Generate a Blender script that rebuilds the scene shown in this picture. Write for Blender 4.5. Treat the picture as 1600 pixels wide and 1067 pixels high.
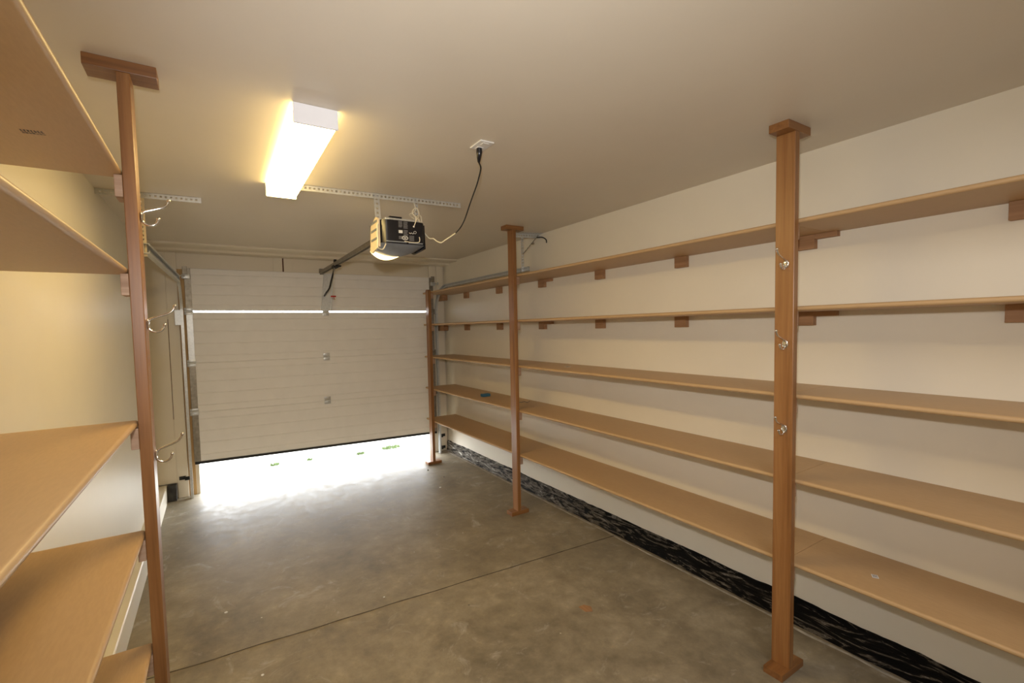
import bpy, bmesh, math, random
from mathutils import Vector, Matrix, noise
random.seed(7)
SC = bpy.context.scene
for o in list(bpy.data.objects): bpy.data.objects.remove(o, do_unlink=True)
COL = SC.collection
R = math.radians

# ------------------------------------------------------------------ camera
CAMZ = 1.6438
yaw, pitch, roll = R(30.4569), R(-2.9665), R(-1.39)
F = Vector((math.sin(yaw)*math.cos(pitch), math.cos(yaw)*math.cos(pitch), math.sin(pitch)))
rt = Vector((math.cos(yaw), -math.sin(yaw), 0)); up = rt.cross(F)
CR = rt*math.cos(roll) + up*math.sin(roll); CU = -rt*math.sin(roll) + up*math.cos(roll)
cam = bpy.data.cameras.new('camera'); co = bpy.data.objects.new('camera', cam); COL.objects.link(co)
cam.sensor_width = 36; cam.lens = 699.8632/1600*36
cam.shift_x = (800-748.6487)/1600; cam.shift_y = (548.0173-533.5)/1600
cam.clip_start = .02
m = Matrix((CR, CU, -F)).transposed().to_4x4(); m.translation = Vector((0, 0, CAMZ)); co.matrix_world = m
SC.camera = co

# ------------------------------------------------------------------ world, lights, exposure
SC.view_settings.view_transform = 'Standard'; SC.view_settings.look = 'None'
SC.view_settings.gamma = 1; SC.view_settings.exposure = 0.0
w = bpy.data.worlds.new('sky'); SC.world = w; w.use_nodes = True
bg = w.node_tree.nodes['Background']; bg.inputs[0].default_value = (0.92, 0.96, 1.0, 1); bg.inputs[1].default_value = 17

def lamp(name, kind, loc, power, col, rot=(0, 0, 0), **kw):
    l = bpy.data.lights.new(name, kind); l.energy = power; l.color = col
    for k, v in kw.items(): setattr(l, k, v)
    o = bpy.data.objects.new(name, l); COL.objects.link(o); o.location = loc; o.rotation_euler = rot
    return o
# the photographer's flash just above the lens
lamp('camera_flash', 'SPOT', (-.04, .0, 1.84), 111, (1.0, .97, .95), rot=(R(88), 0, R(-37)), shadow_soft_size=.03, spot_size=R(131), spot_blend=1.0)
# unseen fill light added behind the camera for soft light on the shelves
lamp('rear_fill_light', 'AREA', (.9, -.5, 2.44), 26, (1.0, .98, .96), shape='RECTANGLE', size=1.4, size_y=.9)

# ------------------------------------------------------------------ materials
def new(name):
    mt = bpy.data.materials.new(name); mt.use_nodes = True
    nt = mt.node_tree; return mt, nt, nt.nodes['Principled BSDF']
def lk(nt, a, b): nt.links.new(a, b)
def nd(nt, t, **kw):
    n = nt.nodes.new(t)
    for k, v in kw.items():
        if k.startswith('i_'):
            key = k[2:]; key = int(key) if key.isdigit() else key.replace('_', ' ')
            n.inputs[key].default_value = v
        else: setattr(n, k, v)
    return n
def c4(c): return (c[0], c[1], c[2], 1)
def ramp(nt, fac, stops):
    r = nd(nt, 'ShaderNodeValToRGB'); e = r.color_ramp.elements
    while len(e) < len(stops): e.new(.5)
    for el, (p, c) in zip(e, stops): el.position = p; el.color = c4(c)
    lk(nt, fac, r.inputs[0]); return r
def coords(nt, scale=(1, 1, 1), rnd=False):
    tc = nd(nt, 'ShaderNodeTexCoord'); mp = nd(nt, 'ShaderNodeMapping'); mp.inputs['Scale'].default_value = scale
    lk(nt, tc.outputs['Object'], mp.inputs[0])
    if rnd:
        oi = nd(nt, 'ShaderNodeObjectInfo'); mu = nd(nt, 'ShaderNodeMath', operation='MULTIPLY', i_1=37.0)
        lk(nt, oi.outputs['Random'], mu.inputs[0]); lk(nt, mu.outputs[0], mp.inputs['Location'])
    return mp
def bump(nt, p, h, s, d=.002):
    b = nd(nt, 'ShaderNodeBump', i_Strength=s, i_Distance=d); lk(nt, h, b.inputs['Height']); lk(nt, b.outputs[0], p.inputs['Normal'])

def plain(name, c, rough=.5, metal=0, spec=.5, noise_amt=.06, nscale=30):
    mt, nt, p = new(name)
    mp = coords(nt); n = nd(nt, 'ShaderNodeTexNoise', i_Scale=nscale, i_Detail=3.0); lk(nt, mp.outputs[0], n.inputs[0])
    r = ramp(nt, n.outputs[0], [(.3, [x*(1-noise_amt) for x in c]), (.7, [min(1, x*(1+noise_amt)) for x in c])])
    lk(nt, r.outputs[0], p.inputs['Base Color'])
    p.inputs['Roughness'].default_value = rough; p.inputs['Metallic'].default_value = metal
    p.inputs['Specular IOR Level'].default_value = spec
    return mt
def wall_mat(name, c, rough=.6, smear=.03, bs=.12):
    mt, nt, p = new(name); mp = coords(nt)
    n = nd(nt, 'ShaderNodeTexNoise', i_Scale=1.3, i_Detail=5.0, i_Roughness=.6); lk(nt, mp.outputs[0], n.inputs[0])
    r = ramp(nt, n.outputs[0], [(.3, [x*(1-smear) for x in c]), (.7, [min(1, x*(1+smear)) for x in c])])
    lk(nt, r.outputs[0], p.inputs['Base Color']); p.inputs['Roughness'].default_value = rough
    n2 = nd(nt, 'ShaderNodeTexNoise', i_Scale=260.0, i_Detail=2.0); lk(nt, mp.outputs[0], n2.inputs[0])
    bump(nt, p, n2.outputs[0], bs, .001)
    return mt
def wood(name, dark, mid, light, axis='Z', rough=.45, fine=1.0, coat=0):
    mt, nt, p = new(name)
    s = {'X': (.9, 26, 26), 'Y': (26, .9, 26), 'Z': (26, 26, .9)}[axis]
    mp = coords(nt, s, True)
    n = nd(nt, 'ShaderNodeTexNoise', i_Scale=1.0*fine, i_Detail=6.0, i_Roughness=.62, i_Distortion=.6); lk(nt, mp.outputs[0], n.inputs[0])
    r = ramp(nt, n.outputs[0], [(.28, dark), (.5, mid), (.74, light)])
    mp2 = coords(nt, tuple(x*6 for x in s), True)
    n2 = nd(nt, 'ShaderNodeTexNoise', i_Scale=1.0, i_Detail=3.0); lk(nt, mp2.outputs[0], n2.inputs[0])
    mx = nd(nt, 'ShaderNodeMix', data_type='RGBA', blend_type='MULTIPLY'); mx.inputs[0].default_value = .25
    rr = ramp(nt, n2.outputs[0], [(.3, (.6, .55, .5)), (.6, (1, 1, 1))])
    lk(nt, r.outputs[0], mx.inputs[6]); lk(nt, rr.outputs[0], mx.inputs[7])
    lk(nt, mx.outputs[2], p.inputs['Base Color']); p.inputs['Roughness'].default_value = rough
    p.inputs['Coat Weight'].default_value = coat; p.inputs['Coat Roughness'].default_value = .25
    bump(nt, p, n2.outputs[0], .08, .001)
    return mt
def board_mat(name, c):      # fibreboard with a printed fleck, sealed with a satin varnish
    mt, nt, p = new(name)
    mp = coords(nt, (160, 30, 160), True)
    n = nd(nt, 'ShaderNodeTexNoise', i_Scale=1.0, i_Detail=4.0); lk(nt, mp.outputs[0], n.inputs[0])
    mp2 = coords(nt, (1.2, .5, 1), True)
    n2 = nd(nt, 'ShaderNodeTexNoise', i_Scale=2.0, i_Detail=3.0); lk(nt, mp2.outputs[0], n2.inputs[0])
    r = ramp(nt, n.outputs[0], [(.35, [x*.965 for x in c]), (.65, [x*1.03 for x in c])])
    r2 = ramp(nt, n2.outputs[0], [(.3, (.93, .93, .92)), (.7, (1, 1, 1))])
    mx = nd(nt, 'ShaderNodeMix', data_type='RGBA', blend_type='MULTIPLY'); mx.inputs[0].default_value = 1
    lk(nt, r.outputs[0], mx.inputs[6]); lk(nt, r2.outputs[0], mx.inputs[7]); lk(nt, mx.outputs[2], p.inputs['Base Color'])
    p.inputs['Roughness'].default_value = .42
    return mt

M = {}
CREAM = (.70, .60, .44)
M['wall'] = wall_mat('cream_wall_paint', (.79, .735, .615), .45)
M['ceil'] = wall_mat('cream_ceiling_paint', (.72, .655, .545), .38)
M['trimp'] = wall_mat('cream_trim_paint', (.76, .69, .56), .45, .02, .05)
M['ply'] = wall_mat('painted_plywood', (.74, .67, .54), .5, .05, .1)
M['fir'] = wood('varnished_fir', (.17, .068, .018), (.265, .115, .034), (.36, .175, .06), 'Z', .4, coat=.15)
M['firx'] = wood('varnished_fir_crosswise', (.15, .058, .016), (.235, .10, .030), (.32, .15, .05), 'X', .4, coat=.15)
M['firy'] = wood('raw_fir_block', (.27, .14, .062), (.37, .20, .095), (.46, .26, .13), 'Y', .6)
M['cleat'] = wood('cedar_cleat', (.30, .18, .11), (.42, .28, .19), (.52, .37, .27), 'X', .65)
M['board'] = board_mat('maple_fibreboard', (.50, .325, .165))
M['galv'] = plain('galvanised_steel', (.60, .61, .60), .38, .55, noise_amt=.08, nscale=60)
M['galvd'] = plain('aged_galvanised_steel', (.30, .27, .22), .45, .7, noise_amt=.2)
M['chrome'] = plain('polished_chrome', (.80, .80, .80), .08, 1.0, noise_amt=.01)
M['black'] = plain('black_plastic', (.010, .010, .014), .22)
M['blackr'] = plain('black_rubber', (.012, .012, .012), .7)
M['white'] = plain('white_plastic', (.80, .79, .76), .4)
M['cap'] = plain('white_enamel', (.90, .92, .98), .35, noise_amt=.01)
M['door'] = plain('white_door_steel', (.84, .82, .79), .45, noise_amt=.02, nscale=8)
M['creamp'] = plain('cream_plastic', (.72, .62, .46), .4)
M['wirew'] = plain('white_wire', (.80, .74, .60), .5)
M['grey'] = plain('grey_plastic', (.20, .22, .25), .4)
M['label'] = plain('grey_sticker_print', (.16, .16, .17), .5)
M['labelw'] = plain('white_sticker', (.70, .70, .70), .5)
M['red'] = plain('red_plastic', (.45, .03, .02), .4)
M['blue'] = plain('blue_tape', (.03, .12, .20), .5)
M['ink'] = plain('faded_ink', (.13, .12, .11), .8)
M['dark'] = plain('dark_gap_wood', (.10, .03, .01), .8)
M['jambw'] = wood('raw_jamb_wood', (.40, .24, .09), (.52, .33, .13), (.60, .40, .18), 'Z', .6)
M['outside'] = wall_mat('pale_gravel', (.40, .39, .36), .9, .15, .5)
M['grass'] = plain('grass_green', (.085, .125, .045), .9, noise_amt=.3)

def emis(name, c, s, base=(.9, .9, .88)):
    mt, nt, p = new(name); p.inputs['Base Color'].default_value = c4(base)
    mp = coords(nt); n = nd(nt, 'ShaderNodeTexNoise', i_Scale=3.0); lk(nt, mp.outputs[0], n.inputs[0])
    r = ramp(nt, n.outputs[0], [(.3, [x*.97 for x in c]), (.7, c)])
    lk(nt, r.outputs[0], p.inputs['Emission Color']); p.inputs['Emission Strength'].default_value = s
    return mt
M['tube'] = emis('lit_diffuser', (1.0, .71, .27), 37)
M['tubeside'] = emis('lit_diffuser_side', (1.0, .72, .28), 4.5)
M['lens'] = emis('lit_opener_lens', (1.0, .72, .30), 6)

def concrete():
    mt, nt, p = new('worn_concrete'); mp = coords(nt)
    n = nd(nt, 'ShaderNodeTexNoise', i_Scale=2.0, i_Detail=10.0, i_Roughness=.7, i_Distortion=.3); lk(nt, mp.outputs[0], n.inputs[0])
    r = ramp(nt, n.outputs[0], [(.25, (.155, .128, .088)), (.5, (.265, .222, .152)), (.75, (.385, .33, .24))])
    n1 = nd(nt, 'ShaderNodeTexNoise', i_Scale=11.0, i_Detail=9.0, i_Roughness=.7); lk(nt, mp.outputs[0], n1.inputs[0])
    r1 = ramp(nt, n1.outputs[0], [(.3, (.72, .71, .70)), (.6, (1.05, 1.05, 1.05)), (.78, (1.5, 1.47, 1.42))])
    mx = nd(nt, 'ShaderNodeMix', data_type='RGBA', blend_type='MULTIPLY'); mx.inputs[0].default_value = 1
    lk(nt, r.outputs[0], mx.inputs[6]); lk(nt, r1.outputs[0], mx.inputs[7])
    # small pale paint specks and dark pits
    v = nd(nt, 'ShaderNodeTexVoronoi', i_Scale=5.5, i_Randomness=1.0); lk(nt, mp.outputs[0], v.inputs[0])
    n3 = nd(nt, 'ShaderNodeTexNoise', i_Scale=70.0, i_Detail=2.0); lk(nt, mp.outputs[0], n3.inputs[0])
    ad = nd(nt, 'ShaderNodeMath', operation='MULTIPLY_ADD', i_1=.07); lk(nt, n3.outputs[0], ad.inputs[0]); lk(nt, v.outputs['Distance'], ad.inputs[2])
    rs = ramp(nt, ad.outputs[0], [(.052, (1, 1, 1)), (.066, (0, 0, 0))])
    mx2 = nd(nt, 'ShaderNodeMix', data_type='RGBA'); lk(nt, rs.outputs[0], mx2.inputs[0]); lk(nt, mx.outputs[2], mx2.inputs[6]); mx2.inputs[7].default_value = (.62, .58, .50, 1)
    v2 = nd(nt, 'ShaderNodeTexVoronoi', i_Scale=3.1); mpb = coords(nt); mpb.inputs['Location'].default_value = (3.3, 1.7, .4); lk(nt, mpb.outputs[0], v2.inputs[0])
    rs2 = ramp(nt, v2.outputs['Distance'], [(.016, (1, 1, 1)), (.024, (0, 0, 0))])
    mx3 = nd(nt, 'ShaderNodeMix', data_type='RGBA'); lk(nt, rs2.outputs[0], mx3.inputs[0]); lk(nt, mx2.outputs[2], mx3.inputs[6]); mx3.inputs[7].default_value = (.08, .06, .045, 1)
    # scuffed patches where plaster dust was trodden in
    n4 = nd(nt, 'ShaderNodeTexNoise', i_Scale=4.0, i_Detail=10.0, i_Roughness=.75, i_Distortion=1.5); lk(nt, mpb.outputs[0], n4.inputs[0])
    r4 = ramp(nt, n4.outputs[0], [(.56, (0, 0, 0)), (.74, (.75, .75, .75))])
    mx4 = nd(nt, 'ShaderNodeMix', data_type='RGBA'); lk(nt, r4.outputs[0], mx4.inputs[0]); lk(nt, mx3.outputs[2], mx4.inputs[6]); mx4.inputs[7].default_value = (.50, .46, .40, 1)
    lk(nt, mx4.outputs[2], p.inputs['Base Color'])
    p.inputs['Roughness'].default_value = .55
    rr = ramp(nt, n1.outputs[0], [(.3, (.42, .42, .42)), (.7, (.68, .68, .68))]); lk(nt, rr.outputs[0], p.inputs['Roughness'])
    bump(nt, p, n1.outputs[0], .25, .003)
    return mt
M['conc'] = concrete()
def bitumen():
    mt, nt, p = new('smeared_bitumen'); mp = coords(nt, (1, 1.5, 8))
    n = nd(nt, 'ShaderNodeTexNoise', i_Scale=2.0, i_Detail=9.0, i_Roughness=.66, i_Distortion=3.2); lk(nt, mp.outputs[0], n.inputs[0])
    r = ramp(nt, n.outputs[0], [(.46, (.003, .003, .003)), (.53, (.012, .010, .009)), (.565, (.13, .11, .085)), (.60, (.03, .026, .022)), (.635, (.26, .23, .19)), (.67, (.05, .045, .04)), (.74, (.60, .57, .50))])
    # plaster smears get denser towards the garage door
    tc = nd(nt, 'ShaderNodeTexCoord'); sp = nd(nt, 'ShaderNodeSeparateXYZ'); lk(nt, tc.outputs['Object'], sp.inputs[0])
    mr = nd(nt, 'ShaderNodeMapRange'); mr.inputs['From Min'].default_value = 1.2; mr.inputs['From Max'].default_value = 4.2
    mr.inputs['To Min'].default_value = -.03; mr.inputs['To Max'].default_value = .09
    lk(nt, sp.outputs[1], mr.inputs[0])
    ad = nd(nt, 'ShaderNodeMath', operation='ADD'); lk(nt, mr.outputs[0], ad.inputs[0]); lk(nt, n.outputs[0], ad.inputs[1]); lk(nt, ad.outputs[0], r.inputs[0])
    lk(nt, r.outputs[0], p.inputs['Base Color']); p.inputs['Roughness'].default_value = .6; p.inputs['Specular IOR Level'].default_value = .08
    bump(nt, p, n.outputs[0], .8, .01)
    return mt
M['bit'] = bitumen()
M['tar'] = plain('dull_tar', (.035, .032, .03), .7, noise_amt=.6, nscale=14)

# ------------------------------------------------------------------ mesh helpers
def box(bm, x0, x1, y0, y1, z0, z1, bev=0, seg=2):
    vs = [bm.verts.new(p) for p in ((x0, y0, z0), (x1, y0, z0), (x1, y1, z0), (x0, y1, z0), (x0, y0, z1), (x1, y0, z1), (x1, y1, z1), (x0, y1, z1))]
    fs = [bm.faces.new([vs[i] for i in f]) for f in ((0, 3, 2, 1), (4, 5, 6, 7), (0, 1, 5, 4), (1, 2, 6, 5), (2, 3, 7, 6), (3, 0, 4, 7))]
    if bev:
        es = list({e for f in fs for e in f.edges}); bmesh.ops.bevel(bm, geom=es, offset=bev, segments=seg, affect='EDGES', profile=.5)
    return bm
def B(*a, **k): return box(bmesh.new(), *a, **k)
def tube(bm, pts, r, seg=10, cap=True, rs=None):
    pts = [Vector(p) for p in pts]; n = len(pts); rings = []; prev = None
    for i, p in enumerate(pts):
        t = (pts[min(i+1, n-1)] - pts[max(i-1, 0)]).normalized()
        if prev is None:
            a = Vector((0, 0, 1)) if abs(t.z) < .9 else Vector((1, 0, 0)); u = t.cross(a).normalized()
        else: u = (prev - t*prev.dot(t)).normalized()
        prev = u; v = t.cross(u); rr = rs[i] if rs else r
        rings.append([bm.verts.new(p + (u*math.cos(2*math.pi*k/seg) + v*math.sin(2*math.pi*k/seg))*rr) for k in range(seg)])
    for a, b in zip(rings, rings[1:]):
        for k in range(seg): bm.faces.new((a[k], a[(k+1) % seg], b[(k+1) % seg], b[k]))
    if cap: bm.faces.new(rings[0][::-1]); bm.faces.new(rings[-1])
    return bm
def spline(pts, k=6):
    P = [Vector(p) for p in pts]; P = [2*P[0]-P[1]] + P + [2*P[-1]-P[-2]]; out = []
    for i in range(1, len(P)-2):
        for j in range(k):
            t = j/k; a, b, c, d = P[i-1:i+3]
            out.append(.5*((2*b)+(c-a)*t+(2*a-5*b+4*c-d)*t*t+(3*b-a-3*c+d)*t**3))
    out.append(P[-2]); return out
def extr(bm, prof, axis, a0, a1):
    """prof: closed polygon of 2D points; extruded along axis from a0 to a1."""
    def P(q, a):
        return {'X': (a, q[0], q[1]), 'Y': (q[0], a, q[1]), 'Z': (q[0], q[1], a)}[axis]
    A = [bm.verts.new(P(q, a0)) for q in prof]; Bv = [bm.verts.new(P(q, a1)) for q in prof]
    n = len(prof)
    for i in range(n): bm.faces.new((A[i], A[(i+1) % n], Bv[(i+1) % n], Bv[i]))
    bm.faces.new(A[::-1]); bm.faces.new(Bv)
    bmesh.ops.recalc_face_normals(bm, faces=bm.faces[:]); return bm
def E(prof, axis, a0, a1): return extr(bmesh.new(), prof, axis, a0, a1)
def ball(bm, c, r, sx=1, sy=1, sz=1, seg=12):
    g = bmesh.ops.create_uvsphere(bm, u_segments=seg, v_segments=max(6, seg//2+2), radius=r)
    for v in g['verts']: v.co = Vector((v.co.x*sx, v.co.y*sy, v.co.z*sz)) + Vector(c)
    return bm

def obj(name, bm, mat, parent=None, loc=None, smooth=False):
    me = bpy.data.meshes.new(name)
    bmesh.ops.recalc_face_normals(bm, faces=bm.faces[:])
    o = bpy.data.objects.new(name, me); COL.objects.link(o)
    off = Vector((0, 0, 0)); q = parent
    if loc is not None and parent is None:      # free mesh: origin at loc
        off = Vector(loc); o.location = off
    while q is not None:
        off = off + q.location; q = q.parent
    for v in bm.verts: v.co -= off
    bm.to_mesh(me); bm.free(); me.materials.append(M[mat] if isinstance(mat, str) else mat)
    if smooth:
        for p in me.polygons: p.use_smooth = True
        me.set_sharp_from_angle(angle=R(40))
    if parent: o.parent = parent
    return o
def thing(name, loc, label, cat, group=None):
    o = bpy.data.objects.new(name, None); COL.objects.link(o); o.location = loc; o.empty_display_size = .05
    o['label'] = label; o['category'] = cat
    if group: o['group'] = group
    return o
def tag(o, label, cat, group=None, kind=None):
    o['label'] = label; o['category'] = cat
    if group: o['group'] = group
    if kind: o['kind'] = kind
    return o
def struct(name, bm, mat, parent=None, **k):
    o = obj(name, bm, mat, parent, **k)
    if parent is None: o['kind'] = 'structure'
    return o
def copy_tree(root, loc, label):
    r = root.copy(); COL.objects.link(r); r.location = loc; r['label'] = label
    for ch in list(root.children):
        c = ch.copy(); COL.objects.link(c); c.parent = r
        for g in ch.children:
            d = g.copy(); COL.objects.link(d); d.parent = c
    return r

# ------------------------------------------------------------------ room shell
H = 2.5; XL = -.560; XR = 2.654; YF = 5.41; YB = -1.5
struct('floor', B(XL-.1, XR+.1, YB-.1, 5.56, -.12, 0), 'conc')
struct('ceiling', B(XL-.1, XR+.1, YB-.1, YF+.14, H, H+.1), 'ceil')
struct('wall_right', B(XR, XR+.1, YB-.1, YF+.14, 0, H), 'wall')
struct('wall_left', B(XL-.1, XL, YB-.1, YF+.14, 0, H), 'wall')
struct('wall_back', B(XL, XR, YB-.1, YB, 0, H), 'wall')
# far wall around the door opening
OX0, OX1, OZ = -.205, 2.43, 2.24
bm = bmesh.new()
box(bm, XL, OX0, YF, YF+.14, 0, H); box(bm, OX1, XR, YF, YF+.14, 0, H); box(bm, OX0, OX1, YF, YF+.14, OZ, H)
struct('wall_far', bm, 'ply')
# ledger board where ceiling meets the far wall
struct('trim_1', E([(5.0, H), (5.0, H-.012), (5.02, H-.02), (5.22, H-.02), (5.24, H-.04), (YF, H-.04), (YF, H)], 'X', XL, XR), 'trimp')
# header boards with the split between them
struct('trim_2', B(-.30, .672, YF-.012, YF, 2.30, H-.04, bev=.001), 'trimp')
struct('trim_3', B(.694, 2.40, YF-.012, YF, 2.30, H-.04, bev=.001), 'trimp')
struct('trim_4', B(.585, .676, YF-.026, YF-.012, 2.30, H-.04, bev=.002), 'trimp')
struct('trim_5', B(.690, .775, YF-.026, YF-.012, 2.30, H-.04, bev=.002), 'trimp')
struct('trim_6', B(.676, .690, YF-.016, YF-.004, 2.30, H-.04), 'dark')
# jamb boards left and right of the door
struct('trim_7', B(-.392, -.300, YF-.035, YF, 0.0, H-.04, bev=.003), 'trimp')
struct('trim_8', B(XL, -.3965, YF-.035, YF, 0.16, H-.04, bev=.003), 'trimp')
struct('trim_9', B(2.535, 2.625, YF-.035, YF, 0.03, H-.04, bev=.003), 'trimp')
struct('trim_10', B(2.43, 2.53, YF-.035, YF, 0.03, H-.04, bev=.003), 'trimp')
struct('trim_11', B(-.300, -.236, YF-.012, YF, 0, 2.3, bev=.002), 'jambw')
struct('trim_12', B(-.222, -.20, YF+.02, YF+.13, 0, OZ, bev=.002), 'white')
# dark crack between the left jamb boards is a real slot closed by dark wood
struct('trim_13', B(-.3965, -.392, YF-.030, YF, 0.80, 1.80), 'dark')
struct('trim_15', B(-.3965, -.392, YF-.034, YF, 0.16, .80), 'trimp')
struct('trim_16', B(-.3965, -.392, YF-.034, YF, 1.80, H-.04), 'trimp')

# footing ledge along the left wall
n = 40; bm = bmesh.new()
struct('baseboard_left', E([(XL, 0), (-.478, 0), (-.478, .145), (-.484, .152), (XL, .152)], 'Y', -1.5, 5.37), 'wall')
struct('baseboard_far_left', B(-.477, -.40, 5.30, YF-.036, 0, .158, bev=.004), 'tar')

def rough_strip():
    bm = bmesh.new(); N = 260; prev = None
    for i in range(N+1):
        y = -1.45 + (YF-.02+1.45)*i/N
        e = noise.noise(Vector((y*3, 0, 0)))*.010 + noise.noise(Vector((y*14, 5, 0)))*.006
        t = .022 + noise.noise(Vector((y*6, 9, 0)))*.006
        h = .135 + e
        ring = [bm.verts.new(p) for p in ((XR, y, 0), (XR-t-.008+noise.noise(Vector((y*9, 2, 3)))*.006, y, 0), (XR-t, y, .05), (XR-t*.8, y, h-.012), (XR-t*.45, y, h), (XR, y, h+.002))]
        if prev:
            for k in range(5): bm.faces.new((prev[k], prev[k+1], ring[k+1], ring[k]))
        else: bm.faces.new(ring)
        prev = ring
    bm.faces.new(prev[::-1]); return bm
struct('baseboard_right', rough_strip(), 'bit', smooth=True)

# saw-cut joint in the slab and the pale plaster line beside the membrane
def strip(pts, wdt, z0=0.0002, h=.0012):
    bm = bmesh.new(); P = [Vector(p) for p in pts]; prev = None
    for i, p in enumerate(P):
        t = (P[min(i+1, len(P)-1)]-P[max(i-1, 0)]).normalized(); nrm = Vector((-t.y, t.x, 0))
        ww = wdt*(.6+.6*random.random())/2
        a = [bm.verts.new((p.x+nrm.x*s*ww, p.y+nrm.y*s*ww, z)) for s, z in ((-1, z0), (-1, z0+h), (1, z0+h), (1, z0))]
        if prev:
            for k in range(4): bm.faces.new((prev[k], prev[(k+1) % 4], a[(k+1) % 4], a[k]))
        else: bm.faces.new(a)
        prev = a
    bm.faces.new(prev[::-1]); return bm
jp = []
for i in range(61):
    x = -.478 + (2.60+.478)*i/60
    jp.append((x, 2.598 - (x+.28)*.060 + noise.noise(Vector((x*4, 0, 0)))*.008, 0))
M['crack'] = plain('joint_dirt', (.075, .058, .042), .9, noise_amt=.3)
struct('trim_14', strip(jp, .007), 'crack')
M['plaster'] = plain('plaster_drips', (.42, .39, .34), .9, noise_amt=.35, nscale=18)
o = obj('plaster_splatter', strip([(2.598+noise.noise(Vector((y*.5, 3, 0)))*.016, y*.1, 0) for y in range(5, 54)], .016), 'plaster')
tag(o, 'thin pale line of dried plaster on the floor along the black membrane strip', 'plaster', kind='stuff')

# outdoors
struct('trim_17', B(OX0-.1, OX1+.1, 5.5602, 5.572, -.10, -.012), 'crack')
o = struct('ground', B(-14, 16, 5.572, 30, -.16, -.02), 'outside')
for i, (x, y, r) in enumerate(((.57, 6.10, .035), (1.61, 5.96, .035), (2.06, 6.03, .085), (.98, 6.06, .018))):
    bm = bmesh.new()
    for k in range(int(2500*r)):
        a = random.random()*6.283; q = r*math.sqrt(random.random()); cx, cy = x+q*math.cos(a)*1.6, y+q*math.sin(a)
        hh = .015+.03*random.random(); dx, dy = random.uniform(-.02, .02), random.uniform(-.02, .02)
        v = [bm.verts.new(p) for p in ((cx-.006, cy, -.02), (cx+.006, cy, -.02), (cx+dx, cy+dy, -.02+hh))]; bm.faces.new(v)
    g = obj('grass_tuft', bm, 'grass', loc=(x, y, -.02))
    tag(g, 'low green grass tuft growing on the pale ground outside the garage door', 'grass', 'grass tufts outside', kind='stuff')

# ------------------------------------------------------------------ sectional garage door
door = bpy.data.objects.new('door_1', None); COL.objects.link(door); door.location = (1.1, 5.36, 0); door['kind'] = 'structure'
DX0, DX1, DY = -.235, 2.470, 5.355
def section(zl0, zr0, zl1, zr1, ribs):
    """One insulated panel: profile in (y,z) with shallow horizontal grooves, lofted left to right."""
    bm = bmesh.new(); prof = []
    for i, t in enumerate([0, .012] + [q for r in ribs for q in (r-.012, r-.004, r+.004, r+.012)] + [.988, 1]):
        prof.append(t)
    def yy(t):
        if t in (0, 1): return .006
        for r in ribs:
            if abs(t-r) < .006: return .0035
        return 0
    L = [bm.verts.new((DX0, DY+yy(t), zl0+(zl1-zl0)*t)) for t in prof]; Rr = [bm.verts.new((DX1, DY+yy(t), zr0+(zr1-zr0)*t)) for t in prof]
    Lb = [bm.verts.new((DX0, DY+.042, zl0+(zl1-zl0)*t)) for t in (0, 1)]; Rb = [bm.verts.new((DX1, DY+.042, zr0+(zr1-zr0)*t)) for t in (0, 1)]
    for i in range(len(prof)-1): bm.faces.new((L[i], Rr[i], Rr[i+1], L[i+1]))
    bm.faces.new((Lb[0], Lb[1], Rb[1], Rb[0])); bm.faces.new((L[0], Lb[0], Rb[0], Rr[0])); bm.faces.new((L[-1], Rr[-1], Rb[1], Lb[1]))
    bm.faces.new(L + [Lb[1], Lb[0]]); bm.faces.new(Rr[::-1] + [Rb[0], Rb[1]])
    return bm
ZS = [(.345, .285, .8545, .8165), (.8547, .8167, 1.3535, 1.3365), (1.3537, 1.3367, 1.868, 1.858), (1.884, 1.874, 2.307, 2.307)]
for q in ZS: obj('door_section', section(*q, ribs=(.14, .38, .62, .86)), 'door', door)
sealp = bmesh.new()
vs = [sealp.verts.new(p) for p in ((DX0, DY-.006, .322), (DX1, DY-.006, .262), (DX1, DY+.048, .262), (DX0, DY+.048, .322), (DX0, DY-.006, .3445), (DX1, DY-.006, .2845), (DX1, DY+.048, .2845), (DX0, DY+.048, .3445))]
for f in ((0, 3, 2, 1), (4, 5, 6, 7), (0, 1, 5, 4), (1, 2, 6, 5), (2, 3, 7, 6), (3, 0, 4, 7)): sealp.faces.new([vs[i] for i in f])
obj('bottom_seal', sealp, 'blackr', door)
for zl0, zr0, zl1, zr1 in ZS:
    top = zl0 > 1.8
    obj('end_stile', B(DX0-.004, DX0+.052, DY-.004, DY+.02, zl0+.002, zl1-.002, bev=.002), 'galvd' if top or zl0 < .9 else 'galv', door)
    obj('end_stile', B(DX1-.052, DX1+.004, DY-.004, DY+.02, zr0+.002, zr1-.002, bev=.002), 'galvd', door)
def hinge(x, z, wd=.07, hh=.085):
    bm = bmesh.new(); y = DY-.004
    box(bm, x-wd/2, x+wd/2, y-.003, y+.003, z-hh/2, z-.008, bev=.001); box(bm, x-wd/2, x+wd/2, y-.003, y+.003, z+.008, z+hh/2, bev=.001)
    tube(bm, [(x-wd/2, y-.008, z), (x+wd/2, y-.008, z)], .009, 10)
    for s in (-1, 1):
        for dx in (-.022, .022): ball(bm, (x+dx, y-.004, z+s*hh*.32), .005, 1, .6, 1, 8)
    return bm
for xx, zz in ((1.10, 1.35), (1.09, .845), (1.11, 1.865)): obj('hinge', hinge(xx, zz), 'galv', door, smooth=True)
for zz in (.857, 1.354, 1.876): obj('hinge', hinge(DX0+.02, zz, .075, .07), 'galv', door, smooth=True)
for zz in (.82, 1.337, 1.866): obj('hinge', hinge(DX1-.02, zz, .075, .07), 'galvd', door, smooth=True)
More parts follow.
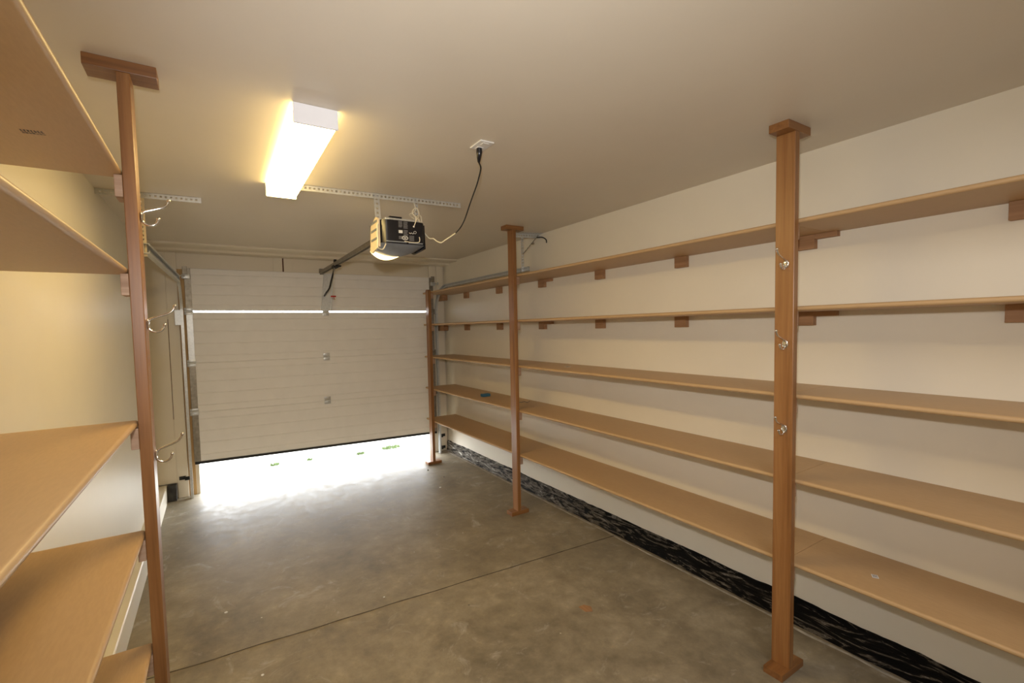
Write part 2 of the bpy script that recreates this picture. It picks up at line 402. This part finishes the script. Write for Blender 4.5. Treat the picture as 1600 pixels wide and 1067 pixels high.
# steel strut in the middle of the top section
bm = bmesh.new(); box(bm, 1.068, 1.165, DY-.010, DY-.004, 1.875, 2.30, bev=.001)
box(bm, 1.060, 1.070, DY-.028, DY-.004, 1.875, 2.30, bev=.001); box(bm, 1.163, 1.172, DY-.028, DY-.004, 1.875, 2.30, bev=.001)
for v in bm.verts: v.co.x += .045*(v.co.z-1.875)/.425
obj('centre_strut', bm, 'galv', door)
# top roller brackets
for s, x in ((1, DX0+.005), (-1, DX1-.005)):
    bm = bmesh.new(); box(bm, x-.03, x+.04 if s > 0 else x+.03, DY-.022, DY-.004, 2.20, 2.245, bev=.002)
    tube(bm, [(x, DY-.05, 2.225), (x-s*.06, DY-.05, 2.225)], .006, 8); ball(bm, (x-s*.055, DY-.05, 2.225), .02, .5, 1, 1, 12)
    box(bm, x-.01, x+.014, DY-.06, DY-.004, 2.20, 2.21)
    obj('roller_bracket', bm, 'galv', door, smooth=True)
    bm = bmesh.new(); box(bm, x-.02, x+.02, DY-.03, DY-.004, 2.245, 2.32, bev=.002); obj('top_bracket', bm, 'galvd', door)

# ------------------------------------------------------------------ door tracks
def track(xc, s, ztop, yend, label, zb):
    t = thing('door_track', (xc, 5.32, 0), label, 'garage door track')
    # C-shaped rail: swept profile along a path in the y-z plane
    path = [(5.315, 0.0)] + [(5.315, z*.1) for z in range(1, 19)]
    rad = ztop-1.86
    for k in range(0, 13):
        a = math.pi/2*k/12; path.append((5.315-rad*(1-math.cos(a)), 1.86+rad*math.sin(a)))
    def sweep(pp, sc=1.0, skew=0):
        bm = bmesh.new(); prev = None
        prof = [(-.012, -.022), (-.012, .022), (.012, .022), (.012, .012), (.009, .012), (.009, .019), (-.009, .019), (-.009, -.019), (.009, -.019), (.009, -.012), (.012, -.012), (.012, -.022)]
        for i, (y, z) in enumerate(pp):
            a = pp[max(i-1, 0)]; b = pp[min(i+1, len(pp)-1)]; d = Vector((0, b[0]-a[0], b[1]-a[1])).normalized(); nn = Vector((0, d.z, -d.y))
            ring = [bm.verts.new(Vector((xc, y, z)) + Vector((1, 0, 0))*(-q[0]*s*sc + skew*max(0, 5.0-y)) + nn*q[1]*sc) for q in prof]
            if prev:
                for k in range(len(prof)): bm.faces.new((prev[k], prev[(k+1) % len(prof)], ring[(k+1) % len(prof)], ring[k]))
            else: bm.faces.new(ring)
            prev = ring
        bm.faces.new(prev[::-1]); return bm
    obj('vertical_rail', sweep(path), 'galv', t)
    obj('horizontal_rail', sweep([(path[-1][0]+.02, ztop), (yend, ztop)], 1.35 if s < 0 else .9, -.034 if s < 0 else 0), 'galv', t)
    for z in zb:
        bm = bmesh.new(); xa, xb = sorted((xc+s*.012, xc+s*.055)); box(bm, xa, xb, 5.33, 5.336, z-.018, z+.018, bev=.001)
        x2, x3 = sorted((xc+s*.05, xc+s*.056)); box(bm, x2, x3, 5.33, YF-.035, z-.018, z+.018)
        tube(bm, [(xc+s*.03, 5.322, z), (xc+s*.03, 5.34, z)], .007, 6)
        xa, xb = sorted((xc+s*.05, xc+s*.105)); box(bm, xa, xb, YF-.041, YF-.0352, z-.018, z+.018, bev=.001)
        if z > 1:
            bm.free(); bm = bmesh.new(); xa, xb = sorted((xc+s*.012, xc+s*.062)); box(bm, xa, xb, 5.336, 5.340, z-.09, z+.06, bev=.001)
            x2, x3 = sorted((xc+s*.058, xc+s*.062)); box(bm, x2, x3, 5.3401, YF-.035, z-.09, z+.06)
        obj('jamb_bracket', bm, 'blackr' if z < .5 else 'galv', t)
    return t
track(-.272, -1, 2.165, 3.33, 'galvanised track left of the garage door, bending to run under the ceiling', (.20, 1.83))
track(2.492, 1, 2.170, 3.31, 'galvanised track right of the garage door, behind the tall shelving', (.22, .06))

def perf(p0, p1, wv, th, holes=True, step=.025, hr=.006):
    """Punched steel strip from p0 to p1; wv: width vector, th: thickness vector. Holes are dimple rings cut through as real openings."""
    bm = bmesh.new(); p0, p1, wv, th = map(Vector, (p0, p1, wv, th)); L = (p1-p0).length; d = (p1-p0)/L; n = max(1, int(L/step))
    wn = wv.normalized(); W = wv.length
    def plate(a0, a1, b0, b1):
        vs = []
        for t in (Vector((0, 0, 0)), th):
            for a, b in ((a0, b0), (a1, b0), (a1, b1), (a0, b1)): vs.append(bm.verts.new(p0+d*a+wn*b+t))
        for f in ((0, 3, 2, 1), (4, 5, 6, 7), (0, 1, 5, 4), (1, 2, 6, 5), (2, 3, 7, 6), (3, 0, 4, 7)): bm.faces.new([vs[i] for i in f])
    plate(0, L, 0, W/2-hr); plate(0, L, W/2+hr, W)
    s = L/n
    for i in range(n): plate(i*s + (hr if i else 0), (i+1)*s - (hr if i < n-1 else 0), W/2-hr, W/2+hr)
    return bm
def join(a, b):
    me = bpy.data.meshes.new('tmp'); b.to_mesh(me); b.free(); a.from_mesh(me); bpy.data.meshes.remove(me); return a
def angle_iron(p0, p1, horiz, vert=.034):
    bm = perf(p0, p1, (0, 0, -vert), (0, .003, 0)); return join(bm, perf(p0, p1, horiz, (0, 0, -.003)))
o = obj('angle_iron', angle_iron((.42, 2.80, H), (1.494, 2.745, H), (0, .034, 0)), 'galv', loc=(1, 2.8, H))
tag(o, 'long punched steel angle on the ceiling that carries the garage door opener', 'angle iron')
t = thing('track_hanger', (-.30, 3.38, H), 'punched steel ceiling strip with drop strap, left track hanger by the tall left post', 'track hanger')
obj('ceiling_angle', angle_iron((XL+.002, 3.37, H), (-.035, 3.34, H), (0, .05, 0)), 'galv', t)
obj('drop_strap', perf((-.362, 3.36, H-.03), (-.362, 3.36, 2.12), (.034, 0, 0), (0, .003, 0)), 'creamp', t)
t = thing('track_hanger', (2.45, 3.37, H), 'steel track hanger with diagonal brace beside the middle right post', 'track hanger')
obj('ceiling_angle', angle_iron((2.36, 3.40, H-.001), (XR-.002, 3.34, H-.001), (0, -.05, 0), .04), 'galv', t)
obj('drop_strap', perf((2.462, 3.38, H-.03), (2.462, 3.38, 2.15), (.028, 0, 0), (0, .003, 0)), 'galv', t)
bm = perf((2.60, 3.30, H-.02), (2.475, 3.375, 2.31), (.02, .02, 0), (0, .003, 0)); tube(bm, [(2.545, 3.325, 2.40), (2.545, 3.30, 2.40)], .008, 8)
obj('diagonal_brace', bm, 'galvd', t)
obj('cable_loop', tube(bmesh.new(), spline([(2.58, 3.30, 2.455), (2.62, 3.27, 2.455), (2.640, 3.24, 2.43), (2.643, 3.235, 2.40)]), .005, 8), 'blackr', t, smooth=True)

# ------------------------------------------------------------------ garage door opener
OPX = 1.055
opener = t = thing('garage_door_opener', (OPX, 2.9, 2.16), 'black motor unit with cream sides hanging on straps, its rail running to the door', 'garage door opener')
x0, x1, y0, y1, z0, z1 = .912, 1.205, 2.705, 2.93, 2.185, 2.330
prof = []
for (cx, cy, a0) in ((x0+.055, y0+.05, 180), (x1-.03, y0+.03, 270)):
    rr = .055 if a0 == 180 else .03
    for k in range(9): a = R(a0+90*k/8); prof.append((cx+rr*math.cos(a), cy+(.05 if a0 == 180 else .03)*math.sin(a)))
prof += [(x1, y1), (x0, y1)]
bm = E(prof, 'Z', z0, z1); bmesh.ops.bevel(bm, geom=[e for e in bm.edges if abs((e.verts[0].co-e.verts[1].co).z) < .001], offset=.004, segments=2, affect='EDGES')
cover = obj('motor_cover', bm, 'black', t, smooth=True)
# sheet-metal chassis on top
bm = bmesh.new(); box(bm, x0+.06, x1-.05, y0+.03, y1, z1, z1+.018, bev=.002); box(bm, x0+.045, x0+.13, y0+.05, y1-.05, z1, z1+.024, bev=.004)
obj('chassis_plate', bm, 'galv', t)
obj('terminal_cover', B(x0+.075, x0+.16, y0+.055, y1-.06, z1+.0245, z1+.036, bev=.004), 'black', t)
# cream side panel (left) and vent slots
bm = E([(y0+.02, z0-.022), (y0+.02, z1+.004), (y0+.07, z1+.022), (y1-.05, z1-.02), (y1-.03, z0-.03), (y1-.06, z0-.045)], 'X', x0-.012, x0-.001)
side = obj('side_panel', bm, 'creamp', t)
bm = bmesh.new()
for zz in (2.21, 2.265, 2.315): box(bm, x0-.0145, x0-.012, y0+.04, y1-.065, zz, zz+.014)
obj('vent_slot', bm, 'grey', side)
bm = E([(y0+.02, z0-.02), (y0+.03, z1-.01), (y1+.03, z1-.015), (y1+.04, z0-.01), (y1-.02, z0-.03)], 'X', x1+.001, x1+.010); obj('side_panel', bm, 'black', t)
# bottom: grey tray and lit lens bulging below
bm = bmesh.new(); N = 14; rows = []
for i in range(N+1):
    u = i/N; x = x0+.004+(x1-x0-.008)*u; sag = .055*math.sin(math.pi*min(1, max(0, u*.92+.04)))**.7
    rows.append([bm.verts.new((x, y, z)) for y, z in ((y0+.012, z0), (y0+.03, z0-.35*sag), (y0+.12, z0-sag), (y1, z0-sag*.9), (y1+.02, z0))])
for a, b in zip(rows, rows[1:]):
    for k in range(4): bm.faces.new((a[k], b[k], b[k+1], a[k+1]))
    bm.faces.new((a[4], b[4], b[0], a[0]))
bm.faces.new(rows[0]); bm.faces.new(rows[-1][::-1])
tray = obj('light_lens', bm, 'grey', t, smooth=True); tray['label'] = 'smoky grey lamp cover under the motor'
bm = bmesh.new()
pr = [(x0+.01+.245*k/16, z0-.014-.052*math.sin(math.pi*(k/16)**.8)) for k in range(17)]
extr(bm, pr + [(x0+.20, z0-.022), (x0+.06, z0-.018)], 'Y', y1-.005, y1+.05)
obj('lit_lamp', bm, 'lens', t, smooth=True)
# seam rails across the back
bm = bmesh.new(); box(bm, x0+.03, x1-.13, y0-.004, y0+.004, z0+.006, z0+.013, bev=.001); box(bm, x1-.115, x1-.02, y0-.004, y0+.004, z0+.004, z0+.011, bev=.001)
obj('seam_rail', bm, 'grey', cover)
# stickers and terminals on the face towards the camera
yf = y0-.0006
def sticker(xa, xb, za, zb, lines, mat='label'):
    bm = bmesh.new(); hh = (zb-za)/lines
    for i in range(lines):
        xe = xb - (random.random()*.3*(xb-xa) if i % 3 == 2 else 0); box(bm, xa, xe, yf-.0006, yf+.0008, zb-hh*(i+.75), zb-hh*(i+.2))
    obj('sticker_text', bm, mat, cover)
sticker(1.025, 1.050, 2.285, 2.325, 6); sticker(1.058, 1.086, 2.280, 2.325, 7); sticker(1.058, 1.086, 2.235, 2.272, 5); sticker(1.095, 1.128, 2.205, 2.240, 5); sticker(1.025, 1.050, 2.212, 2.232, 3)
obj('white_sticker', B(1.025, 1.051, yf-.0006, yf+.0008, 2.250, 2.268), 'labelw', cover)
def ring(bm, cx, cz, rx, rz, w_=.0014):
    tube(bm, [(cx+rx*math.cos(a*math.pi/10), yf, cz+rz*math.sin(a*math.pi/10)) for a in range(21)], w_, 6, cap=False)
bm = bmesh.new(); ring(bm, 1.066, 2.2215, .021, .012); ring(bm, 1.058, 2.2215, .006, .007); ring(bm, 1.075, 2.2215, .006, .007)
tube(bm, [(1.066, yf, 2.228), (1.064, yf, 2.215), (1.069, yf, 2.215)], .0012, 6)
obj('oval_mark', bm, 'labelw', cover)
bm = bmesh.new()
for cx in (1.103, 1.120): tube(bm, [(cx+.006*math.cos(R(a)), yf, 2.258+.006*math.sin(R(a))) for a in range(180, 361, 20)], .0016, 6)
ring(bm, 1.135, 2.262, .008, .008, .001); obj('dial_mark', bm, 'labelw', cover)
bm = bmesh.new(); ball(bm, (1.128, y0, 2.298), .006); obj('wire_terminal', bm, 'white', cover, smooth=True)
# hanging straps
obj('hanging_strap', perf((.897, 2.79, H-.004), (.905, 2.79, 2.325), (.038, 0, 0), (0, -.003, 0)), 'galv', t)
obj('hanging_strap', perf((1.168, 2.785, H-.004), (1.172, 2.79, 2.335), (.026, 0, 0), (0, -.003, 0)), 'galv', t)
bm = tube(bmesh.new(), [(.925, 2.785, 2.335), (.925, 2.77, 2.335)], .008, 6); obj('bolt', bm, 'galv', t)
# white lamp wire loop on the left side and along the bottom
obj('lamp_wire', tube(bmesh.new(), spline([(.900, 2.72, 2.30), (.893, 2.72, 2.285), (.893, 2.72, 2.20), (.897, 2.73, 2.155), (.93, 2.74, 2.148), (.945, 2.72, 2.18)]), .0035, 6), 'wirew', t, smooth=True)
obj('lamp_wire', tube(bmesh.new(), spline([(1.06, y0-.004, 2.200), (1.11, y0-.004, 2.196), (1.155, y0-.004, 2.20), (1.165, y0-.004, 2.215), (1.162, y0-.004, 2.235)]), .0025, 6), 'wirew', t, smooth=True)
# rail: T-section to the header
RX = 1.085
bm = bmesh.new(); box(bm, RX-.013, RX+.013, 2.93, 5.37, 2.315, 2.322); box(bm, RX-.004, RX+.004, 2.93, 5.37, 2.322, 2.345); box(bm, RX-.018, RX-.013, 2.93, 5.37, 2.302, 2.335); box(bm, RX+.013, RX+.018, 2.93, 5.37, 2.302, 2.335)
rail = obj('rail', bm, 'galvd', t)
obj('chain', tube(bmesh.new(), [(RX+.008, 2.93, 2.352), (RX+.008, 5.33, 2.345)], .005, 6), 'blackr', t)
bm = bmesh.new(); box(bm, RX-.022, RX+.022, 5.35, YF-.0125, 2.29, 2.36, bev=.003); tube(bm, [(RX-.03, 5.345, 2.325), (RX+.03, 5.345, 2.325)], .012, 8)
obj('header_bracket', bm, 'galvd', t)
TY = 4.72
bm = bmesh.new(); box(bm, RX-.02, RX+.03, TY-.06, TY+.05, 2.285, 2.315, bev=.004); box(bm, RX-.004, RX+.022, TY-.01, TY+.02, 2.315, 2.375, bev=.003); box(bm, RX-.01, RX+.045, TY-.10, TY-.06, 2.29, 2.305, bev=.003)
obj('trolley', bm, 'blackr', t)
bm = tube(bmesh.new(), spline([(1.083, TY, 2.30), (1.080, TY+.03, 2.25), (1.062, TY+.06, 2.17), (1.045, TY+.09, 2.09), (1.035, TY+.20, 2.05), (1.06, 5.1, 2.045), (1.10, 5.33, 2.05)]), .009, 8)
obj('door_arm', bm, 'blackr', t, smooth=True)
rc = obj('release_cord', tube(bmesh.new(), [(1.075, TY-.03, 2.29), (1.065, TY-.03, 2.15), (1.055, TY-.03, 2.004)], .002, 6), 'wirew', t)
bm = bmesh.new(); tube(bm, [(1.030, TY-.03, 1.996), (1.080, TY-.03, 1.996)], .008, 8); tube(bm, [(1.055, TY-.03, 1.996), (1.068, TY-.03, 1.965)], .003, 6); obj('release_handle', bm, 'red', rc, smooth=True)

# ------------------------------------------------------------------ outlet, cord, wires
t = thing('ceiling_outlet', (1.12, 1.835, H), 'white square outlet plate on the ceiling with the black plug in it', 'outlet')
obj('cover_plate', B(1.083, 1.158, 1.782, 1.885, H-.007, H, bev=.003), 'white', t)
for yy in (1.808, 1.859): obj('socket', B(1.104, 1.137, yy-.014, yy+.014, H-.0095, H-.006, bev=.002), 'white', t)
t = thing('power_cord', (1.12, 1.86, H-.02), 'cord from the ceiling outlet to the opener, black then white with a knot', 'cord')
obj('plug', tube(bmesh.new(), [(1.12, 1.858, H-.0096), (1.12, 1.858, 2.472), (1.122, 1.866, 2.448), (1.128, 1.878, 2.435)], .01, 12, rs=[.0135, .0145, .010, .006]), 'black', t, smooth=True)
bl = [(1.128, 1.878, 2.435), (1.168, 1.928, 2.425), (1.215, 2.04, 2.400), (1.245, 2.12, 2.385), (1.284, 2.242, 2.352), (1.318, 2.36, 2.305), (1.333, 2.418, 2.285), (1.338, 2.47, 2.262), (1.330, 2.516, 2.239)]
obj('black_cable', tube(bmesh.new(), spline(bl), .0038, 8), 'blackr', t, smooth=True)
wl = [(1.330, 2.516, 2.239), (1.322, 2.56, 2.228), (1.304, 2.60, 2.212), (1.290, 2.645, 2.199), (1.275, 2.68, 2.214), (1.262, 2.70, 2.232), (1.248, 2.73, 2.238), (1.232, 2.76, 2.27), (1.222, 2.78, 2.31), (1.212, 2.79, 2.355)]
obj('white_cable', tube(bmesh.new(), spline(wl), .0038, 8), 'wirew', t, smooth=True)
bm = bmesh.new()
base = [(1.128, 2.70, 2.30), (1.140, 2.69, 2.335), (1.165, 2.71, 2.36), (1.182, 2.75, 2.372), (1.190, 2.76, 2.41), (1.175, 2.765, 2.435), (1.150, 2.765, 2.418), (1.145, 2.76, 2.395), (1.165, 2.755, 2.375), (1.185, 2.75, 2.36), (1.178, 2.735, 2.33), (1.150, 2.72, 2.335), (1.160, 2.73, 2.37), (1.195, 2.75, 2.385), (1.203, 2.75, 2.35), (1.190, 2.73, 2.315)]
tube(bm, spline(base), .0026, 6)
tube(bm, spline([(1.175, 2.79, 2.49), (1.162, 2.77, 2.46), (1.170, 2.765, 2.43), (1.15, 2.76, 2.40), (1.12, 2.75, 2.385), (1.135, 2.76, 2.372), (1.16, 2.76, 2.36)]), .0022, 6)
tube(bm, spline([(1.13, 2.74, 2.36), (1.155, 2.745, 2.37), (1.195, 2.76, 2.345)]), .0022, 6)
obj('wire_bundle', bm, 'wirew', opener, smooth=True)

# ------------------------------------------------------------------ ceiling light
t = thing('ceiling_light', (.37, 2.3, H), 'long glowing box ceiling light with a white end cap', 'ceiling light')
lx0, lx1, ly0, ly1, lz = .290, .452, 1.815, 2.86, 2.428
obj('housing', B(lx0+.012, lx1-.012, ly0+.01, ly1-.01, H-.014, H-.0005), 'cap', t)
pr = [(lx0+.004, H-.014), (lx0+.002, lz+.010), (lx0+.010, lz), (lx1-.010, lz), (lx1-.002, lz+.010), (lx1-.004, H-.014)]
df = obj('diffuser', E(pr, 'Y', ly0+.006, ly1-.006), 'tube', t)
df.data.materials.append(M['tubeside'])
for p in df.data.polygons:
    if abs(p.normal.z) < .5: p.material_index = 1
for ya, yb in ((ly0-.004, ly0+.006), (ly1-.006, ly1+.004)): obj('end_cap', B(lx0-.001, lx1+.001, ya, yb, lz-.003, H-.0005, bev=.002), 'cap', t)

# ------------------------------------------------------------------ posts
TP, PW = .0347, .0787
def post(name_lbl, px, py, plate=None, foot=None, ztop=None, cleats=(), side=1, frame=None):
    """px: face towards the aisle; side +1 shelves on +x, -1 shelves on -x."""
    t = thing('shelf_post', (px, py, 0), name_lbl, 'post', 'fir posts that carry the shelves')
    xa, xb = (px, px+TP) if side > 0 else (px-TP, px)
    zt = ztop if ztop else H-.0355
    zb = .033 if foot else 0
    if ztop:
        pr = [(py, zb), (py+PW, zb)]
        for k in range(0, 9):
            a = R(90*k/8); pr.append((py+PW-.03+.03*math.cos(a), zt-.03+.03*math.sin(a)))
        for k in range(0, 9):
            a = R(90+90*k/8); pr.append((py+.03+.03*math.cos(a), zt-.03+.03*math.sin(a)))
        bm = E(pr, 'X', xa, xb)
    else: bm = B(xa, xb, py, py+PW, zb, zt, bev=.0025)
    obj('upright', bm, 'fir', t)
    if plate: obj('ceiling_plate', B(plate[0], plate[1], py-.001, py+PW+.001, H-.0355, H, bev=.0015), 'firx', t)
    if foot: obj('foot_plate', B(foot[0], foot[1], py-.002, py+PW+.002, 0, .033, bev=.002), 'firx', t)
    for z in cleats:
        ca, cb = (xb, xb+.036) if side > 0 else (xa-.021, xa)
        c = obj('shelf_cleat', B(ca, cb, py+.012 if side > 0 else py-.004, py+PW-.004, z-.068, z, bev=.002), 'cleat', t)
    return t
TH = .021
ZR = [2.0925, 1.7050, 1.3085, .9185, .5255]
ZL = [2.168, 1.862, 1.368, 1.000, .612]
post('tall fir post at the left with three chrome hooks', -.192, 1.79, (-.3075, -.1223), (-.3075, -.1223), cleats=[z-TH-.0005 for z in ZL], side=-1)
post('nearest fir post on the right with three chrome hooks', 2.208, 1.004, (2.146, 2.338), (2.142, 2.334), cleats=[z-TH-.0005 for z in ZR])
post('middle fir post on the right, floor to ceiling without hooks', 2.208, 3.150, (2.143, 2.325), (2.143, 2.325), cleats=[z-TH-.0005 for z in ZR])
post('short round-topped fir post next to the garage door', 2.208, 4.921, None, (2.143, 2.325), ztop=2.112, cleats=[z-TH-.0005 for z in ZR])

# ------------------------------------------------------------------ shelf boards
def shelf(xf, xbk, y0, y1, z, th=TH):
    """front edge at xf is a bullnose"""
    s = 1 if xbk > xf else -1; r = th/2; pr = []
    for k in range(0, 9):
        a = R(-90+180*k/8); pr.append((xf+s*(r-r*math.cos(a)), z-th/2+r*math.sin(a)))
    pr += [(xbk, z), (xbk, z-th)]
    return E(pr, 'Y', y0, y1)
SEG = [(-.95, 1.042, 'right of the near post'), (1.044, 3.188, 'near post to middle post'), (3.190, 5.165, 'middle post to garage door')]
RANK = ['top', 'second from top', 'middle', 'second from bottom', 'bottom']
boards = {}
for i, z in enumerate(ZR):
    for j, (a, b, wh) in enumerate(SEG):
        o = obj('shelf_board', shelf(2.2455, XR-.0008, a, b, z), 'board', loc=((2.2455+XR)/2, (a+b)/2, z), smooth=True)
        tag(o, 'tan %s shelf board on right wall, %s' % (RANK[i], wh), 'shelf board', 'tan boards of the right wall shelves'); boards[i, j] = o
for i, z in enumerate(ZL):
    o = obj('shelf_board', shelf(-.2285, XL+.0008, -.75, 1.825, z), 'board', loc=(-.4, .5, z), smooth=True)
    tag(o, 'tan %s shelf board on the left wall, ending at the left post' % RANK[i], 'shelf board', 'tan boards of the left wall shelves'); boards[i, 'L'] = o
# ink stamp on the underside of the top left board
bm = bmesh.new()
zz = ZL[0]-TH-.0003
for i in range(7):
    x = -.343-.0065*i; y = 1.508+.001*i
    for k in range(3): box(bm, x, x+.002+.003*random.random(), y-.005*k, y-.005*k+.0035, zz-.0004, zz)
    box(bm, x, x+.005, y+.006+.006*random.random(), y+.014, zz-.0004, zz)
obj('ink_stamp', bm, 'ink', boards[0, 'L'])

# wooden blocks on the right wall under the two upper shelves
def wall_block(y, z, spl, where):
    t = thing('shelf_bracket', (XR, y, z), 'x', 'wooden block', 'wooden blocks under the two upper right shelves')
    obj('block', B(XR-.036, XR-.0005, y-.041, y+.041, z-.070, z-.0005, bev=.0015), 'firy', t)
    if spl: obj('splice_strip', B(XR-.036, XR-.0005, y-.041-.095, y-.0415, z-.024, z-.0005, bev=.001), 'firy', t)
    t['label'] = where; return t
BY = [(.42, False), (1.142, True), (1.858, False), (2.575, False), (3.300, True), (4.03, False), (4.755, False)]
WHERE = ['at the right edge of the photo', 'just right of the near post, with a thin strip', 'first one past the near post towards the door', 'halfway between the near and middle posts', 'beside the middle post, with a thin strip', 'first one beyond the middle post', 'nearest the garage door']
for i in (0, 1):
    for (y, s), wh in zip(BY, WHERE):
        wall_block(y, ZR[i]-TH, s, 'block under the %s right shelf, %s' % (('top', 'second')[i], wh))
for i in (0, 1):
    o = obj('shelf_bracket', B(2.525, 2.590, YF-.24, YF-.036, ZR[i]-TH-.07, ZR[i]-TH-.0005, bev=.002), 'firy', loc=(2.55, YF-.036, ZR[i]-TH))
    tag(o, 'wooden block under the far end of the %s right shelf, on the door jamb' % ('top', 'second')[i], 'wooden block', 'wooden blocks on the door jamb')

# ------------------------------------------------------------------ chrome hooks (profile in local x-z, pointing +x)
def hook(label):
    t = thing('coat_hook', (0, 0, 0), label, 'coat hook', 'chrome coat hooks on the posts')
    bm = bmesh.new(); ball(bm, (.0042, 0, 0), .0125, .3, 1, 1.5, 16); obj('base_plate', bm, 'chrome', t, smooth=True)
    upp = spline([(.006, 0, .010), (.012, 0, .018), (.036, 0, .027), (.060, 0, .036), (.073, 0, .047), (.079, 0, .060)])
    b1 = obj('upper_prong', tube(bmesh.new(), upp, .0036, 10, rs=[.0042-.0010*min(1, i/len(upp)*1.2) for i in range(len(upp))]), 'chrome', t, smooth=True)
    lo = spline([(.005, 0, -.004), (.006, 0, -.013), (.012, 0, -.021), (.023, 0, -.025), (.036, 0, -.022), (.044, 0, -.014), (.048, 0, -.003)])
    b2 = obj('lower_prong', tube(bmesh.new(), lo, .0036, 10), 'chrome', t, smooth=True)
    bm = bmesh.new(); ball(bm, (.0795, 0, .061), .0058); obj('ball_tip', bm, 'chrome', b1, smooth=True)
    bm = bmesh.new(); ball(bm, (.0482, 0, -.002), .0055); obj('ball_tip', bm, 'chrome', b2, smooth=True)
    return t
hk = hook('top chrome coat hook on the left post'); hk.location = (-.192, 1.832, 2.030)
copy_tree(hk, (-.192, 1.832, 1.680), 'middle chrome coat hook on the left post')
copy_tree(hk, (-.192, 1.832, 1.243), 'lowest chrome coat hook on the left post')
for z, w_ in ((1.893, 'top'), (1.537, 'middle'), (1.152, 'lowest')):
    c = copy_tree(hk, (2.208, 1.036, z), '%s chrome coat hook on the near right post' % w_); c.rotation_euler = (0, 0, math.pi)

# ------------------------------------------------------------------ small things
bm = B(2.375, 2.470, 3.985, 4.035, ZR[3], ZR[3]+.030, bev=.004)
o = obj('tape_block', bm, 'blue', loc=(2.42, 4.01, ZR[3])); tag(o, 'small dark blue block lying on the second lowest shelf near the door', 'block')
bm = tube(bmesh.new(), spline([(2.46, 3.50, ZR[3]+.004), (2.49, 3.46, ZR[3]+.003), (2.51, 3.44, ZR[3]+.010), (2.53, 3.42, ZR[3]+.004), (2.55, 3.41, ZR[3]+.016)]), .003, 6)
o = obj('metal_clip', bm, 'ink', smooth=True, loc=(2.5, 3.45, ZR[3])); tag(o, 'small bent dark metal clip on the shelf just past the middle post', 'clip')
def paper(x, y, z, w_, l, rz, name, label, mat='labelw', marks=True):
    M3 = Matrix.Rotation(rz, 3, 'Z')
    bm = B(-w_/2, w_/2, -l/2, l/2, 0, .0012)
    for v in bm.verts: v.co = M3 @ v.co + Vector((x, y, z+.0002))
    o = obj(name, bm, mat, loc=(x, y, z)); tag(o, label, 'sticker')
    if marks:
        bm = bmesh.new()
        for k in range(3): box(bm, -w_*.35, w_*.35, -l*.3+k*l*.25, -l*.3+k*l*.25+l*.1, .0012, .0018)
        for v in bm.verts: v.co = M3 @ v.co + Vector((x, y, z+.0002))
        obj('print', bm, 'ink', o)
    return o
paper(2.413, .768, ZR[4], .030, .022, .5, 'sticker', 'small white printed sticker on the lowest shelf, right of the near post')
paper(2.447, 2.754, ZR[2], .05, .035, .2, 'sticker', 'small white sticker on the middle shelf near the middle post')
bm = bmesh.new(); vs = [bm.verts.new((x, y, z)) for z in (.0005, .006) for x, y in ((1.752, 1.905), (1.757, 1.852), (1.792, 1.835), (1.812, 1.868), (1.790, 1.903))]
bm.faces.new(vs[:5][::-1]); bm.faces.new(vs[5:])
for k in range(5): bm.faces.new((vs[k], vs[(k+1) % 5], vs[5+(k+1) % 5], vs[5+k]))
o = obj('wood_chip', bm, 'firy', loc=(1.78, 1.87, 0)); tag(o, 'orange brown wood chip lying on the concrete floor', 'wood chip')
for i, (x, y, s, mt, lb) in enumerate(((2.06, 4.74, .018, 'ink', 'small dark crumb on the floor in front of the short post'), (2.11, 4.42, .014, 'ink', 'tiny dark crumb on the floor nearer than the short post'),
                                      (1.93, 4.14, .022, 'white', 'small white plaster crumb on the floor right of the bright doorway'), (-.02, 2.98, .016, 'white', 'white plaster crumb on the floor beside the left post'),
                                      (.03, 2.18, .013, 'white', 'white plaster crumb in front of the floor joint'), (.82, 2.62, .012, 'white', 'tiny white crumb on the floor beyond the joint, mid floor'),
  (.12, 2.33, .012, 'white', 'tiny white crumb on the floor just nearer than the joint'), (.45, 2.05, .012, 'ink', 'tiny dark crumb on the floor nearer than the joint'))):
    bm = bmesh.new(); ball(bm, (x, y, s*.28), s*.5, 1.2, .9, .55, 8)
    for v in bm.verts: v.co += Vector((random.uniform(-1, 1), random.uniform(-1, 1), 0))*s*.12
    o = obj('floor_crumb', bm, mt, loc=(x, y, 0)); tag(o, lb, 'crumb')
